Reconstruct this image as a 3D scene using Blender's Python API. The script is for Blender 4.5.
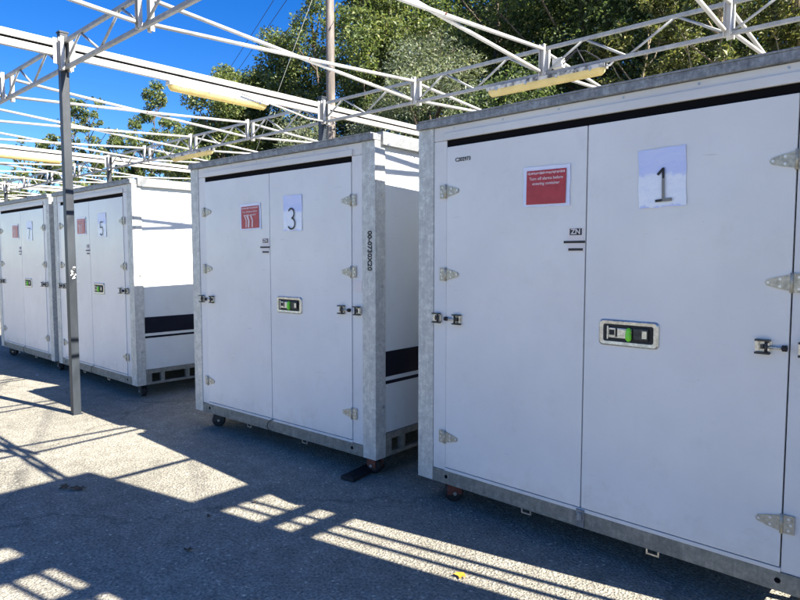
import bpy, bmesh, math, random
import numpy as np
from math import sin, cos, radians, pi
from mathutils import Vector, Matrix

for o in list(bpy.data.objects):
    bpy.data.objects.remove(o, do_unlink=True)
scene = bpy.context.scene
COL = scene.collection
random.seed(7)
RNG = np.random.default_rng(11)

# ------------------------------------------------------------------ camera, sky, sun, exposure
cam_d = bpy.data.cameras.new('camera')
cam_d.sensor_width = 36.0
cam_d.lens = 28.10
cam_d.clip_start = 0.05
cam_d.clip_end = 2000
cam = bpy.data.objects.new('camera', cam_d)
COL.objects.link(cam)
cam.location = (0, 0, 1.67)
cam.rotation_euler = (radians(90 - 3.973), 0, radians(42.1146))
scene.camera = cam

SUN_AZ = 11.0      # degrees from +x towards +y, where the sun stands
SUN_EL = 40.0
world = bpy.data.worlds.new('World')
scene.world = world
world.use_nodes = True
nt = world.node_tree
nt.nodes.clear()
sky = nt.nodes.new('ShaderNodeTexSky')
sky.sky_type = 'NISHITA'
sky.sun_disc = False
sky.sun_elevation = radians(SUN_EL)
sky.sun_rotation = radians(90 - SUN_AZ)
sky.air_density = 1.0
sky.dust_density = 0.0
sky.ozone_density = 6.0
bgn = nt.nodes.new('ShaderNodeBackground')
bgn.inputs['Strength'].default_value = 0.054
out = nt.nodes.new('ShaderNodeOutputWorld')
hsv = nt.nodes.new('ShaderNodeHueSaturation')      # the same richer blue over the whole sky
hsv.inputs['Hue'].default_value = 0.514
hsv.inputs['Saturation'].default_value = 1.31
nt.links.new(sky.outputs[0], hsv.inputs['Color'])
nt.links.new(hsv.outputs[0], bgn.inputs['Color'])
nt.links.new(bgn.outputs[0], out.inputs['Surface'])

sun_d = bpy.data.lights.new('sun', 'SUN')
sun_d.energy = 5.0
sun_d.angle = radians(0.36)
sun_d.color = (1.0, 0.93, 0.82)
sun = bpy.data.objects.new('sun', sun_d)
COL.objects.link(sun)
sdir = Vector((cos(radians(SUN_EL)) * cos(radians(SUN_AZ)), cos(radians(SUN_EL)) * sin(radians(SUN_AZ)), sin(radians(SUN_EL))))
sun.rotation_euler = sdir.to_track_quat('Z', 'Y').to_euler()
sun.location = (20, 5, 20)

scene.view_settings.view_transform = 'Standard'
scene.view_settings.look = 'None'
scene.view_settings.exposure = 1.88
scene.view_settings.gamma = 1.0
scene.view_settings.use_curve_mapping = False
scene.render.resolution_x = 1024
scene.render.resolution_y = 768


# ------------------------------------------------------------------ helpers: materials
def new_mat(name):
    m = bpy.data.materials.new(name)
    m.use_nodes = True
    n = m.node_tree.nodes
    return m, m.node_tree, n['Principled BSDF']


def add(tree, kind, **kw):
    n = tree.nodes.new(kind)
    for k, v in kw.items():
        if k in n.inputs:
            n.inputs[k].default_value = v
        else:
            setattr(n, k, v)
    return n


def ramp(tree, fac, stops):
    r = tree.nodes.new('ShaderNodeValToRGB')
    e = r.color_ramp.elements
    while len(e) > 1:
        e.remove(e[-1])
    for i, (p, c) in enumerate(stops):
        el = e[0] if i == 0 else e.new(p)
        el.position = p
        el.color = tuple(c) + (1,) if len(c) == 3 else c
    tree.links.new(fac, r.inputs[0])
    return r


def coords(tree, scale=(1, 1, 1), world_space=True):
    if world_space:
        g = tree.nodes.new('ShaderNodeNewGeometry').outputs['Position']
    else:
        g = tree.nodes.new('ShaderNodeTexCoord').outputs['Object']
    mp = tree.nodes.new('ShaderNodeMapping')
    mp.inputs['Scale'].default_value = scale
    tree.links.new(g, mp.inputs['Vector'])
    return mp.outputs[0]


def noise(tree, vec, scale, detail=4, rough=0.55):
    n = add(tree, 'ShaderNodeTexNoise', Scale=scale, Detail=detail, Roughness=rough)
    tree.links.new(vec, n.inputs['Vector'])
    return n


def mottled(name, c0, c1, rough=0.5, metal=0.0, scale=6.0, stretch=(1, 1, 1), detail=5, bump=0.0, bscale=40, spec=0.5, lo=0.35, hi=0.68):
    """Colour wandering between two tones by noise, with fine relief."""
    m, t, p = new_mat(name)
    v = coords(t, stretch)
    n = noise(t, v, scale, detail, 0.62)
    r = ramp(t, n.outputs['Fac'], [(lo, c0), (hi, c1)])
    t.links.new(r.outputs[0], p.inputs['Base Color'])
    p.inputs['Roughness'].default_value = rough
    p.inputs['Metallic'].default_value = metal
    p.inputs['Specular IOR Level'].default_value = spec
    if bump:
        b = add(t, 'ShaderNodeBump', Strength=bump, Distance=0.01)
        n2 = noise(t, v, bscale, 3)
        t.links.new(n2.outputs['Fac'], b.inputs['Height'])
        t.links.new(b.outputs[0], p.inputs['Normal'])
    return m


def plain(name, c, rough=0.5, metal=0.0, spec=0.5):
    m, t, p = new_mat(name)
    p.inputs['Base Color'].default_value = (*c, 1)
    p.inputs['Roughness'].default_value = rough
    p.inputs['Metallic'].default_value = metal
    p.inputs['Specular IOR Level'].default_value = spec
    return m


def mixrgb(t, fac, a, b, mode='MIX'):
    n = t.nodes.new('ShaderNodeMix')
    n.data_type = 'RGBA'
    n.blend_type = mode
    for src, i in ((fac, 0), (a, 6), (b, 7)):
        if hasattr(src, 'links') or hasattr(src, 'is_linked'):
            t.links.new(src, n.inputs[i])
        else:
            n.inputs[i].default_value = src if not isinstance(src, tuple) else (*src, 1)
    return n.outputs[2]


def asphalt_material():
    m, t, p = new_mat('asphalt')
    v = coords(t)
    big = noise(t, v, 0.55, 5, 0.6)
    mid = noise(t, v, 7.0, 4, 0.6)
    fine = noise(t, v, 62.0, 3, 0.7)
    vor = add(t, 'ShaderNodeTexVoronoi', Scale=78.0)
    t.links.new(v, vor.inputs['Vector'])
    base = ramp(t, big.outputs['Fac'], [(0.3, (0.250, 0.238, 0.200)), (0.7, (0.365, 0.346, 0.290))])
    grit = ramp(t, fine.outputs['Fac'], [(0.30, (0.45, 0.45, 0.45)), (0.50, (1, 1, 1)), (0.72, (1.6, 1.55, 1.45))])
    patch = ramp(t, mid.outputs['Fac'], [(0.3, (0.80, 0.80, 0.80)), (0.7, (1.14, 1.14, 1.14))])
    stone = ramp(t, vor.outputs['Color'], [(0.05, (0.6, 0.6, 0.6)), (0.75, (1, 1, 1)), (0.88, (1.15, 1.15, 1.1)), (0.97, (2.8, 2.7, 2.5))])
    c = mixrgb(t, 1.0, base.outputs[0], grit.outputs[0], 'MULTIPLY')
    c = mixrgb(t, 1.0, c, patch.outputs[0], 'MULTIPLY')
    c = mixrgb(t, 0.7, c, stone.outputs[0], 'MULTIPLY')
    # hairline cracks
    wob = noise(t, v, 1.3, 4, 0.7)
    vv = t.nodes.new('ShaderNodeVectorMath'); vv.operation = 'MULTIPLY_ADD'
    t.links.new(wob.outputs['Color'], vv.inputs[0]); vv.inputs[1].default_value = (0.9, 0.9, 0); t.links.new(v, vv.inputs[2])
    cr = add(t, 'ShaderNodeTexVoronoi', Scale=0.33); cr.feature = 'DISTANCE_TO_EDGE'
    t.links.new(vv.outputs[0], cr.inputs['Vector'])
    crk = ramp(t, cr.outputs['Distance'], [(0.0, (0.5, 0.5, 0.5)), (0.004, (0.65, 0.65, 0.65)), (0.007, (1, 1, 1))])
    c = mixrgb(t, 0.6, c, crk.outputs[0], 'MULTIPLY')
    t.links.new(c, p.inputs['Base Color'])
    p.inputs['Roughness'].default_value = 0.93
    p.inputs['Specular IOR Level'].default_value = 0.25
    b = add(t, 'ShaderNodeBump', Strength=0.7, Distance=0.012)
    h = t.nodes.new('ShaderNodeMath'); h.operation = 'ADD'
    t.links.new(fine.outputs['Fac'], h.inputs[0]); t.links.new(vor.outputs['Distance'], h.inputs[1])
    t.links.new(h.outputs[0], b.inputs['Height'])
    t.links.new(b.outputs[0], p.inputs['Normal'])
    return m


def galvanized(name, lo=(0.36, 0.365, 0.35), hi=(0.70, 0.70, 0.66), metal=0.25):
    m, t, p = new_mat(name)
    v = coords(t)
    vs = coords(t, (1, 1, 0.07))
    vor = add(t, 'ShaderNodeTexVoronoi', Scale=75.0)
    t.links.new(v, vor.inputs['Vector'])
    n1 = noise(t, v, 19.0, 8, 0.75)
    n2 = noise(t, vs, 60.0, 5, 0.7)
    a = t.nodes.new('ShaderNodeMath'); a.operation = 'MULTIPLY_ADD'
    t.links.new(vor.outputs['Color'], a.inputs[0]); a.inputs[1].default_value = 0.16; t.links.new(n1.outputs['Fac'], a.inputs[2])
    a2 = t.nodes.new('ShaderNodeMath'); a2.operation = 'MULTIPLY_ADD'
    t.links.new(n2.outputs['Fac'], a2.inputs[0]); a2.inputs[1].default_value = 0.45; t.links.new(a.outputs[0], a2.inputs[2])
    r = ramp(t, a2.outputs[0], [(0.48, lo), (0.80, tuple(0.5 * (x + y) for x, y in zip(lo, hi))), (1.10, hi)])
    t.links.new(r.outputs[0], p.inputs['Base Color'])
    p.inputs['Metallic'].default_value = metal
    rr = ramp(t, n1.outputs['Fac'], [(0.3, (0.62,) * 3), (0.7, (0.42,) * 3)])
    t.links.new(rr.outputs[0], p.inputs['Roughness'])
    b = add(t, 'ShaderNodeBump', Strength=0.25, Distance=0.004)
    t.links.new(n1.outputs['Fac'], b.inputs['Height'])
    t.links.new(b.outputs[0], p.inputs['Normal'])
    return m


def panel_white(name, col=(0.81, 0.80, 0.785), rough=0.2):
    """White plastic-faced sheet: slight waviness, faint vertical drips and grime low down."""
    m, t, p = new_mat(name)
    v = coords(t, (1, 1, 1))
    vs = coords(t, (1, 1, 0.08))
    n1 = noise(t, v, 1.6, 4, 0.6)
    n2 = noise(t, vs, 16.0, 5, 0.65)
    r1 = ramp(t, n1.outputs['Fac'], [(0.3, tuple(c * 0.90 for c in col)), (0.7, col)])
    r2 = ramp(t, n2.outputs['Fac'], [(0.30, (0.90, 0.89, 0.87)), (0.46, (1, 1, 1))])
    c = mixrgb(t, 0.10, r1.outputs[0], r2.outputs[0], 'MULTIPLY')
    # splashed dirt along the foot of the panel and scattered scuffs
    sep = t.nodes.new('ShaderNodeSeparateXYZ')
    t.links.new(v, sep.inputs[0])
    n3 = noise(t, v, 9.0, 6, 0.7)
    ms = t.nodes.new('ShaderNodeMath'); ms.operation = 'MULTIPLY_ADD'
    t.links.new(n3.outputs['Fac'], ms.inputs[0]); ms.inputs[1].default_value = 0.55
    t.links.new(sep.outputs['Z'], ms.inputs[2])
    dirt = ramp(t, ms.outputs[0], [(0.46, (0.80, 0.78, 0.74)), (0.66, (1, 1, 1))])
    c = mixrgb(t, 0.5, c, dirt.outputs[0], 'MULTIPLY')
    n4 = noise(t, v, 38.0, 3, 0.8)
    spk = ramp(t, n4.outputs['Fac'], [(0.255, (0.55, 0.54, 0.52)), (0.285, (1, 1, 1))])
    c = mixrgb(t, 0.5, c, spk.outputs[0], 'MULTIPLY')
    sc = noise(t, coords(t, (3.0, 3.0, 55.0)), 1.6, 3, 0.5)
    gate = noise(t, v, 1.1, 2)
    scr = ramp(t, sc.outputs['Fac'], [(0.255, (0.62, 0.61, 0.60)), (0.275, (1, 1, 1))])
    gt = ramp(t, gate.outputs['Fac'], [(0.48, (0, 0, 0)), (0.56, (0.42, 0.42, 0.42))])
    c = mixrgb(t, gt.outputs[0], c, scr.outputs[0], 'MULTIPLY')
    sm = noise(t, v, 4.5, 6, 0.75)
    smr = ramp(t, sm.outputs['Fac'], [(0.33, (0.86, 0.85, 0.83)), (0.45, (1, 1, 1))])
    c = mixrgb(t, 0.28, c, smr.outputs[0], 'MULTIPLY')
    t.links.new(c, p.inputs['Base Color'])
    rr = ramp(t, n1.outputs['Fac'], [(0.3, (rough + 0.08,) * 3), (0.6, (rough,) * 3)])
    t.links.new(rr.outputs[0], p.inputs['Roughness'])
    p.inputs['Specular IOR Level'].default_value = 0.45
    b = add(t, 'ShaderNodeBump', Strength=0.22, Distance=0.02)
    n5 = noise(t, v, 3.0, 2, 0.4)
    t.links.new(n5.outputs['Fac'], b.inputs['Height'])
    t.links.new(b.outputs[0], p.inputs['Normal'])
    return m


def leaf_material(name, stops, trans=0.35, rough=0.55):
    m, t, p = new_mat(name)
    g = t.nodes.new('ShaderNodeNewGeometry')
    r = ramp(t, g.outputs['Random Per Island'], stops)
    n = noise(t, coords(t), 0.55, 3)
    rb = ramp(t, n.outputs['Fac'], [(0.3, (0.78, 0.86, 0.9)), (0.7, (1.12, 1.1, 0.95))])
    c = mixrgb(t, 1.0, r.outputs[0], rb.outputs[0], 'MULTIPLY')
    t.links.new(c, p.inputs['Base Color'])
    p.inputs['Roughness'].default_value = rough
    p.inputs['Specular IOR Level'].default_value = 0.4
    tr = t.nodes.new('ShaderNodeBsdfTranslucent')
    tc = mixrgb(t, 1.0, c, (1.4, 1.5, 0.85), 'MULTIPLY')
    t.links.new(tc, tr.inputs['Color'])
    mx = t.nodes.new('ShaderNodeMixShader')
    mx.inputs[0].default_value = trans
    t.links.new(p.outputs[0], mx.inputs[1]); t.links.new(tr.outputs[0], mx.inputs[2])
    t.links.new(mx.outputs[0], t.nodes['Material Output'].inputs['Surface'])
    return m


def diffuser_material():
    m, t, p = new_mat('yellowed_acrylic')
    v = coords(t)
    n = noise(t, v, 9.0, 4)
    r = ramp(t, n.outputs['Fac'], [(0.3, (0.76, 0.66, 0.36)), (0.7, (0.88, 0.79, 0.47))])
    t.links.new(r.outputs[0], p.inputs['Base Color'])
    p.inputs['Roughness'].default_value = 0.35
    tr = t.nodes.new('ShaderNodeBsdfTranslucent')
    tc = mixrgb(t, 1.0, r.outputs[0], (1.1, 1.05, 0.8), 'MULTIPLY')
    t.links.new(tc, tr.inputs['Color'])
    mx = t.nodes.new('ShaderNodeMixShader'); mx.inputs[0].default_value = 0.6
    t.links.new(p.outputs[0], mx.inputs[1]); t.links.new(tr.outputs[0], mx.inputs[2])
    t.links.new(mx.outputs[0], t.nodes['Material Output'].inputs['Surface'])
    return m


def sleeve_material(name, wet):
    """Paper in a clear plastic sleeve: lilac white; a pale damp blot with a ragged edge low down on one of them."""
    m, t, p = new_mat(name)
    v = coords(t, world_space=False)
    n = noise(t, v, 14.0, 5, 0.6)
    if wet:
        sep = t.nodes.new('ShaderNodeSeparateXYZ'); t.links.new(v, sep.inputs[0])
        a = t.nodes.new('ShaderNodeMath'); a.operation = 'MULTIPLY_ADD'
        sh = t.nodes.new('ShaderNodeMath'); sh.operation = 'ADD'; sh.inputs[1].default_value = 0.2; t.links.new(sep.outputs['Z'], sh.inputs[0])
        t.links.new(n.outputs['Fac'], a.inputs[0]); a.inputs[1].default_value = 0.10; t.links.new(sh.outputs[0], a.inputs[2])
        r = ramp(t, a.outputs[0], [(0.105, (0.60, 0.66, 0.95)), (0.118, (0.88, 0.91, 0.98)), (0.255, (0.86, 0.89, 0.98)), (0.275, (0.60, 0.66, 0.95))])
    else:
        r = ramp(t, n.outputs['Fac'], [(0.3, (0.68, 0.72, 0.93)), (0.7, (0.78, 0.81, 0.96))])
    t.links.new(r.outputs[0], p.inputs['Base Color'])
    p.inputs['Roughness'].default_value = 0.22
    b = add(t, 'ShaderNodeBump', Strength=0.5, Distance=0.01)
    n2 = noise(t, v, 22.0, 3); t.links.new(n2.outputs['Fac'], b.inputs['Height']); t.links.new(b.outputs[0], p.inputs['Normal'])
    return m


M = {}
M['asphalt'] = asphalt_material()
M['galv'] = galvanized('galvanized_steel')
M['galv_rail'] = galvanized('weathered_galvanized_rail', (0.11, 0.115, 0.105), (0.30, 0.30, 0.27), 0.2)
M['galv_cap'] = galvanized('galvanized_cap', (0.075, 0.085, 0.10), (0.36, 0.375, 0.385), 0.2)
M['galv_side'] = galvanized('galvanized_side_cap', (0.15, 0.16, 0.165), (0.30, 0.31, 0.31), 0.15)
M['rivet'] = plain('bright_rivet', (0.75, 0.74, 0.70), 0.3, 0.3)
M['door'] = panel_white('white_door_panel')
M['side'] = panel_white('white_side_panel', (0.74, 0.76, 0.75), 0.35)
M['frame_white'] = panel_white('white_frame_trim', (0.78, 0.77, 0.76), 0.35)
M['header'] = mottled('painted_header', (0.62, 0.61, 0.60), (0.74, 0.73, 0.71), 0.45, scale=3, stretch=(0.4, 1, 1))
M['black'] = plain('black_rubber', (0.012, 0.012, 0.014), 0.6)
M['gap'] = plain('dark_seal_and_gap', (0.006, 0.006, 0.008), 0.9, 0.0, 0.1)  # near-black of the seals, also painted in as darkness of gaps and holes
M['navy'] = mottled('navy_stripe_vinyl', (0.004, 0.006, 0.016), (0.008, 0.011, 0.022), 0.5, scale=4, spec=0.15)
M['hinge'] = mottled('zinc_hinge', (0.34, 0.32, 0.26), (0.60, 0.56, 0.46), 0.4, 0.35, scale=60)
M['steel'] = mottled('bright_steel', (0.42, 0.42, 0.40), (0.70, 0.69, 0.66), 0.3, 0.8, scale=50)
M['dark_steel'] = mottled('dark_steel', (0.03, 0.03, 0.032), (0.07, 0.07, 0.07), 0.45, 0.4, scale=40)
M['green'] = plain('lime_green_tag', (0.24, 0.80, 0.05), 0.4)
M['red_print'] = mottled('red_print', (0.38, 0.016, 0.026), (0.48, 0.030, 0.040), 0.3, scale=20)
M['paper'] = sleeve_material('paper_sleeve', False)
M['paper_wet'] = sleeve_material('damp_paper_sleeve', True)
M['ink'] = plain('black_ink', (0.015, 0.015, 0.018), 0.5)
M['faded_ink'] = plain('faded_ink', (0.22, 0.22, 0.20), 0.5)
M['pale_ink'] = plain('pale_print', (0.75, 0.60, 0.62), 0.5)
M['beige_label'] = plain('beige_label', (0.76, 0.70, 0.68), 0.45)
M['red_rust'] = mottled('red_oxide_paint', (0.10, 0.028, 0.022), (0.19, 0.05, 0.035), 0.6, scale=30)
M['truss'] = mottled('grey_white_paint', (0.20, 0.21, 0.215), (0.33, 0.34, 0.34), 0.5, scale=14, lo=0.3, bump=0.1)
M['tube'] = mottled('white_paint', (0.36, 0.355, 0.34), (0.47, 0.465, 0.45), 0.45, scale=5, lo=0.28, bump=0.05)
M['post'] = mottled('dark_grey_paint', (0.012, 0.017, 0.024), (0.032, 0.041, 0.052), 0.5, scale=3.5, stretch=(1, 1, 0.35), bump=0.15, bscale=30)
M['white_paint_splash'] = plain('white_paint_splash', (0.8, 0.8, 0.8), 0.5)
M['fixture'] = mottled('mouldy_fixture_housing', (0.05, 0.055, 0.06), (0.46, 0.46, 0.44), 0.6, scale=16, lo=0.36, hi=0.56)
M['fixture_clean'] = mottled('white_fixture_housing', (0.55, 0.55, 0.52), (0.76, 0.75, 0.72), 0.5, scale=9)
M['diffuser'] = diffuser_material()
M['bark'] = mottled('brown_bark', (0.055, 0.042, 0.03), (0.15, 0.12, 0.09), 0.9, scale=7, stretch=(1, 1, 0.2), bump=0.5)
M['pole'] = mottled('weathered_pole_wood', (0.10, 0.085, 0.075), (0.25, 0.22, 0.20), 0.85, scale=9, stretch=(1, 1, 0.12), bump=0.4)
M['wire'] = plain('dark_wire', (0.03, 0.03, 0.04), 0.6)
M['guy'] = plain('galvanized_wire', (0.13, 0.14, 0.135), 0.6)
M['hill'] = mottled('hillside_soil', (0.028, 0.034, 0.014), (0.06, 0.055, 0.03), 0.95, scale=1.2, bump=0.8, bscale=6)
M['leaf_olive'] = leaf_material('olive_leaves', [(0.0, (0.060, 0.085, 0.034)), (0.45, (0.125, 0.165, 0.070)), (0.8, (0.190, 0.225, 0.100)), (1.0, (0.30, 0.29, 0.11))])
M['leaf_grey'] = leaf_material('grey_green_leaves', [(0.0, (0.080, 0.100, 0.070)), (0.5, (0.160, 0.190, 0.135)), (0.85, (0.25, 0.275, 0.205)), (1.0, (0.29, 0.27, 0.18))], 0.3)
M['leaf_dark'] = leaf_material('dark_green_leaves', [(0.0, (0.042, 0.062, 0.034)), (0.55, (0.088, 0.120, 0.058)), (0.88, (0.150, 0.185, 0.085)), (1.0, (0.25, 0.27, 0.11))], 0.45)
M['leaf_shrub'] = leaf_material('yellow_green_shrub_leaves', [(0.0, (0.03, 0.042, 0.016)), (0.5, (0.085, 0.10, 0.03)), (0.85, (0.20, 0.20, 0.075)), (1.0, (0.30, 0.27, 0.12))], 0.3)
M['twig'] = mottled('tan_twigs', (0.16, 0.125, 0.075), (0.30, 0.25, 0.16), 0.85, scale=6)
M['leaf_litter'] = mottled('brown_dead_leaf', (0.045, 0.03, 0.018), (0.12, 0.075, 0.035), 0.8, scale=30)
M['leaf_yellow'] = mottled('yellow_dead_leaf', (0.55, 0.22, 0.015), (0.72, 0.36, 0.04), 0.6, scale=40)
M['brick'] = mottled('grey_render', (0.30, 0.29, 0.27), (0.42, 0.41, 0.38), 0.8, scale=2.5, bump=0.3)


# ------------------------------------------------------------------ helpers: objects
def empty(name, loc=(0, 0, 0), rz=0.0, parent=None, label=None, cat=None, group=None):
    o = bpy.data.objects.new(name, None)
    COL.objects.link(o)
    o.location = loc
    o.rotation_euler = (0, 0, rz)
    o.empty_display_size = 0.1
    o.parent = parent
    tag(o, label, cat, group)
    return o


def tag(o, label=None, cat=None, group=None, kind=None):
    if label: o['label'] = label
    if cat: o['category'] = cat
    if group: o['group'] = group
    if kind: o['kind'] = kind
    return o


def link(name, mesh, mat=None, parent=None, loc=(0, 0, 0), rot=(0, 0, 0)):
    if mat is not None and not mesh.materials:
        mesh.materials.append(mat)
    o = bpy.data.objects.new(name, mesh)
    COL.objects.link(o)
    o.location = loc
    o.rotation_euler = rot
    o.parent = parent
    return o


class MB:
    """Collects simple solids into one mesh."""
    def __init__(self):
        self.v, self.f, self.s = [], [], []

    def box(self, x0, x1, y0, y1, z0, z1):
        b = len(self.v)
        self.v += [(x0, y0, z0), (x1, y0, z0), (x1, y1, z0), (x0, y1, z0), (x0, y0, z1), (x1, y0, z1), (x1, y1, z1), (x0, y1, z1)]
        self.f += [tuple(b + i for i in q) for q in ((0, 3, 2, 1), (4, 5, 6, 7), (0, 1, 5, 4), (1, 2, 6, 5), (2, 3, 7, 6), (3, 0, 4, 7))]
        self.s += [False] * 6
        return self

    def bar(self, a, b, w, h=None, up=(0, 0, 1)):
        """Rectangular bar from a to b: w across, h along 'up'."""
        h = h or w
        a, b = Vector(a), Vector(b)
        d = (b - a).normalized()
        u = Vector(up)
        if abs(d.dot(u)) > 0.98:
            u = Vector((1, 0, 0))
        s = d.cross(u).normalized()
        u = s.cross(d).normalized()
        k = len(self.v)
        for p in (a, b):
            for i, j in ((-1, -1), (1, -1), (1, 1), (-1, 1)):
                self.v.append(tuple(p + s * (i * w / 2) + u * (j * h / 2)))
        self.f += [tuple(k + i for i in q) for q in ((0, 1, 2, 3), (7, 6, 5, 4), (0, 4, 5, 1), (1, 5, 6, 2), (2, 6, 7, 3), (3, 7, 4, 0))]
        self.s += [False] * 6
        return self

    def tube(self, pts, rad, n=10, cap=True):
        """Round tube through pts; rad is one number or one per point."""
        pts = [Vector(p) for p in pts]
        r = rad if hasattr(rad, '__len__') else [rad] * len(pts)
        k = len(self.v)
        prev = None
        for i, p in enumerate(pts):
            d = (pts[min(i + 1, len(pts) - 1)] - pts[max(i - 1, 0)]).normalized()
            if prev is None:
                u = Vector((0, 0, 1)) if abs(d.z) < 0.9 else Vector((1, 0, 0))
            else:
                u = prev
            s = d.cross(u).normalized()
            u = s.cross(d).normalized()
            prev = u
            for j in range(n):
                a = 2 * pi * j / n
                self.v.append(tuple(p + s * (cos(a) * r[i]) + u * (sin(a) * r[i])))
        for i in range(len(pts) - 1):
            for j in range(n):
                j2 = (j + 1) % n
                self.f.append((k + i * n + j, k + i * n + j2, k + (i + 1) * n + j2, k + (i + 1) * n + j))
                self.s.append(True)
        if cap:
            self.f.append(tuple(k + j for j in reversed(range(n)))); self.s.append(False)
            e = k + (len(pts) - 1) * n
            self.f.append(tuple(e + j for j in range(n))); self.s.append(False)
        return self

    def prism(self, poly, y0, y1):
        """Outline in the x-z plane pushed from y0 to y1."""
        k, n = len(self.v), len(poly)
        self.v += [(x, y0, z) for x, z in poly] + [(x, y1, z) for x, z in poly]
        self.f.append(tuple(k + i for i in range(n))); self.f.append(tuple(k + n + i for i in reversed(range(n))))
        self.s += [False, False]
        for i in range(n):
            j = (i + 1) % n
            self.f.append((k + i, k + n + i, k + n + j, k + j)); self.s.append(False)
        return self

    def mesh(self, name, bevel=0.0, fix=True):
        me = bpy.data.meshes.new(name)
        me.from_pydata(self.v, [], self.f)
        me.polygons.foreach_set('use_smooth', self.s)
        if fix or bevel:
            bm = bmesh.new()
            bm.from_mesh(me)
            if fix:
                bmesh.ops.recalc_face_normals(bm, faces=bm.faces)
            if bevel:
                es = [e for e in bm.edges if len(e.link_faces) == 2 and e.calc_face_angle(0) > 0.6]
                bmesh.ops.bevel(bm, geom=es, offset=bevel, segments=2, profile=0.6, affect='EDGES', clamp_overlap=True)
            bm.to_mesh(me)
            bm.free()
        me.update()
        return me

    def build(self, name, mat, parent=None, loc=(0, 0, 0), rot=(0, 0, 0), bevel=0.0):
        return link(name, self.mesh(name, bevel), mat, parent, loc, rot)


CACHE = {}


def shared(key, maker):
    if key not in CACHE:
        CACHE[key] = maker()
    return CACHE[key]


def text_mesh(key, body, size, bold=0.0, depth=0.0008):
    """Lettering as a mesh lying in the x-z plane, facing -y, centred."""
    def mk():
        cu = bpy.data.curves.new('lettering', 'FONT')
        cu.body = body
        cu.size = size
        cu.align_x = 'CENTER'; cu.align_y = 'CENTER'
        cu.offset = bold
        cu.extrude = depth
        cu.resolution_u = 3
        tmp = bpy.data.objects.new('lettering', cu)
        COL.objects.link(tmp)
        bpy.context.view_layer.update()
        me = bpy.data.meshes.new_from_object(tmp.evaluated_get(bpy.context.evaluated_depsgraph_get()))
        bpy.data.objects.remove(tmp, do_unlink=True)
        me.transform(Matrix.Rotation(pi / 2, 4, 'X'))
        return me
    return shared('text' + key, mk)


def stroke_mesh(key, lines, w, depth=0.0012):
    """Digit drawn with ribbons of width w; outlines in x-z."""
    def mk():
        b = MB()
        for ln in lines:
            for p, q in zip(ln[:-1], ln[1:]):
                b.bar((p[0], 0, p[1]), (q[0], 0, q[1]), depth, w, up=(-(q[1] - p[1]), 0, q[0] - p[0]))
        return b.mesh('digit')
    return shared('digit' + key, mk)


def arc(cx, cz, r, a0, a1, n=12, rz=None):
    rz = rz or r
    return [(cx + r * cos(radians(a0 + (a1 - a0) * i / n)), cz + rz * sin(radians(a0 + (a1 - a0) * i / n))) for i in range(n + 1)]


# ------------------------------------------------------------------ the ground and the hillside
def ground():
    b = MB()
    b.v += [(-260, -120, 0), (120, -120, 0), (120, 300, 0), (-260, 300, 0)]
    b.f.append((0, 1, 2, 3)); b.s.append(False)
    o = b.build('ground', M['asphalt'])
    tag(o, kind='structure')


def hill_height(x, y):
    t = max(0.0, min(1.0, (y - 11.5) / 26.0))
    t2 = max(0.0, min(1.0, (x + 30) / 16.0))
    return -0.35 + (t * t * (3 - 2 * t)) * (1.0 + 5.0 * t2 * t2 * (3 - 2 * t2)) + (0.25 * sin(x * 0.7) * cos(y * 0.5) if t > 0.02 else 0) * t


def hillside():
    b = MB()
    xs = np.linspace(-90, 60, 76)
    ys = np.linspace(11.0, 90, 50)
    for y in ys:
        for x in xs:
            b.v.append((float(x), float(y), hill_height(x, y)))
    n = len(xs)
    for j in range(len(ys) - 1):
        for i in range(n - 1):
            b.f.append((j * n + i, j * n + i + 1, (j + 1) * n + i + 1, (j + 1) * n + i)); b.s.append(True)
    o = b.build('hillside', M['hill'])
    tag(o, kind='structure')


# ------------------------------------------------------------------ storage containers
W = 2.44
DEP = 2.44
Z0, Z1 = 0.155, 2.508         # frame bottom, underside of the roof cap
PW = 0.132                     # corner post width


def hinge_mesh():
    """Strap hinge; knuckle at x = 0, strap towards +x, plate towards -x."""
    def mk():
        b = MB()
        b.prism([(0.006, -0.036), (0.055, -0.026), (0.098, -0.013), (0.106, 0.0), (0.098, 0.013), (0.055, 0.026), (0.006, 0.036)], -0.005, 0.0)
        b.box(-0.050, -0.006, -0.005, 0.0, -0.042, 0.042)
        b.tube([(0, -0.006, -0.044), (0, -0.006, 0.044)], 0.0075, 8)
        return b.mesh('hinge', 0.0)
    return shared('hinge', mk)


def rivet_mesh():
    return shared('rivet', lambda: MB().tube([(0, -0.009, 0), (0, -0.004, 0)], 0.0065, 8).mesh('rivet'))


def cam_lever_mesh():
    """Toggle clamp body with side cheeks, facing -y; rod towards +x."""
    def mk():
        b = MB()
        b.box(-0.030, 0.030, -0.030, -0.0035, 0.025, 0.033)
        b.box(-0.030, 0.030, -0.030, -0.0035, -0.033, -0.025)
        b.box(-0.008, 0.004, -0.022, -0.0035, -0.010, 0.010)
        b.tube([(0.014, -0.020, -0.026), (0.014, -0.020, 0.026)], 0.006, 8)
        return b.mesh('clamp')
    return shared('clamp', mk)


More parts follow.
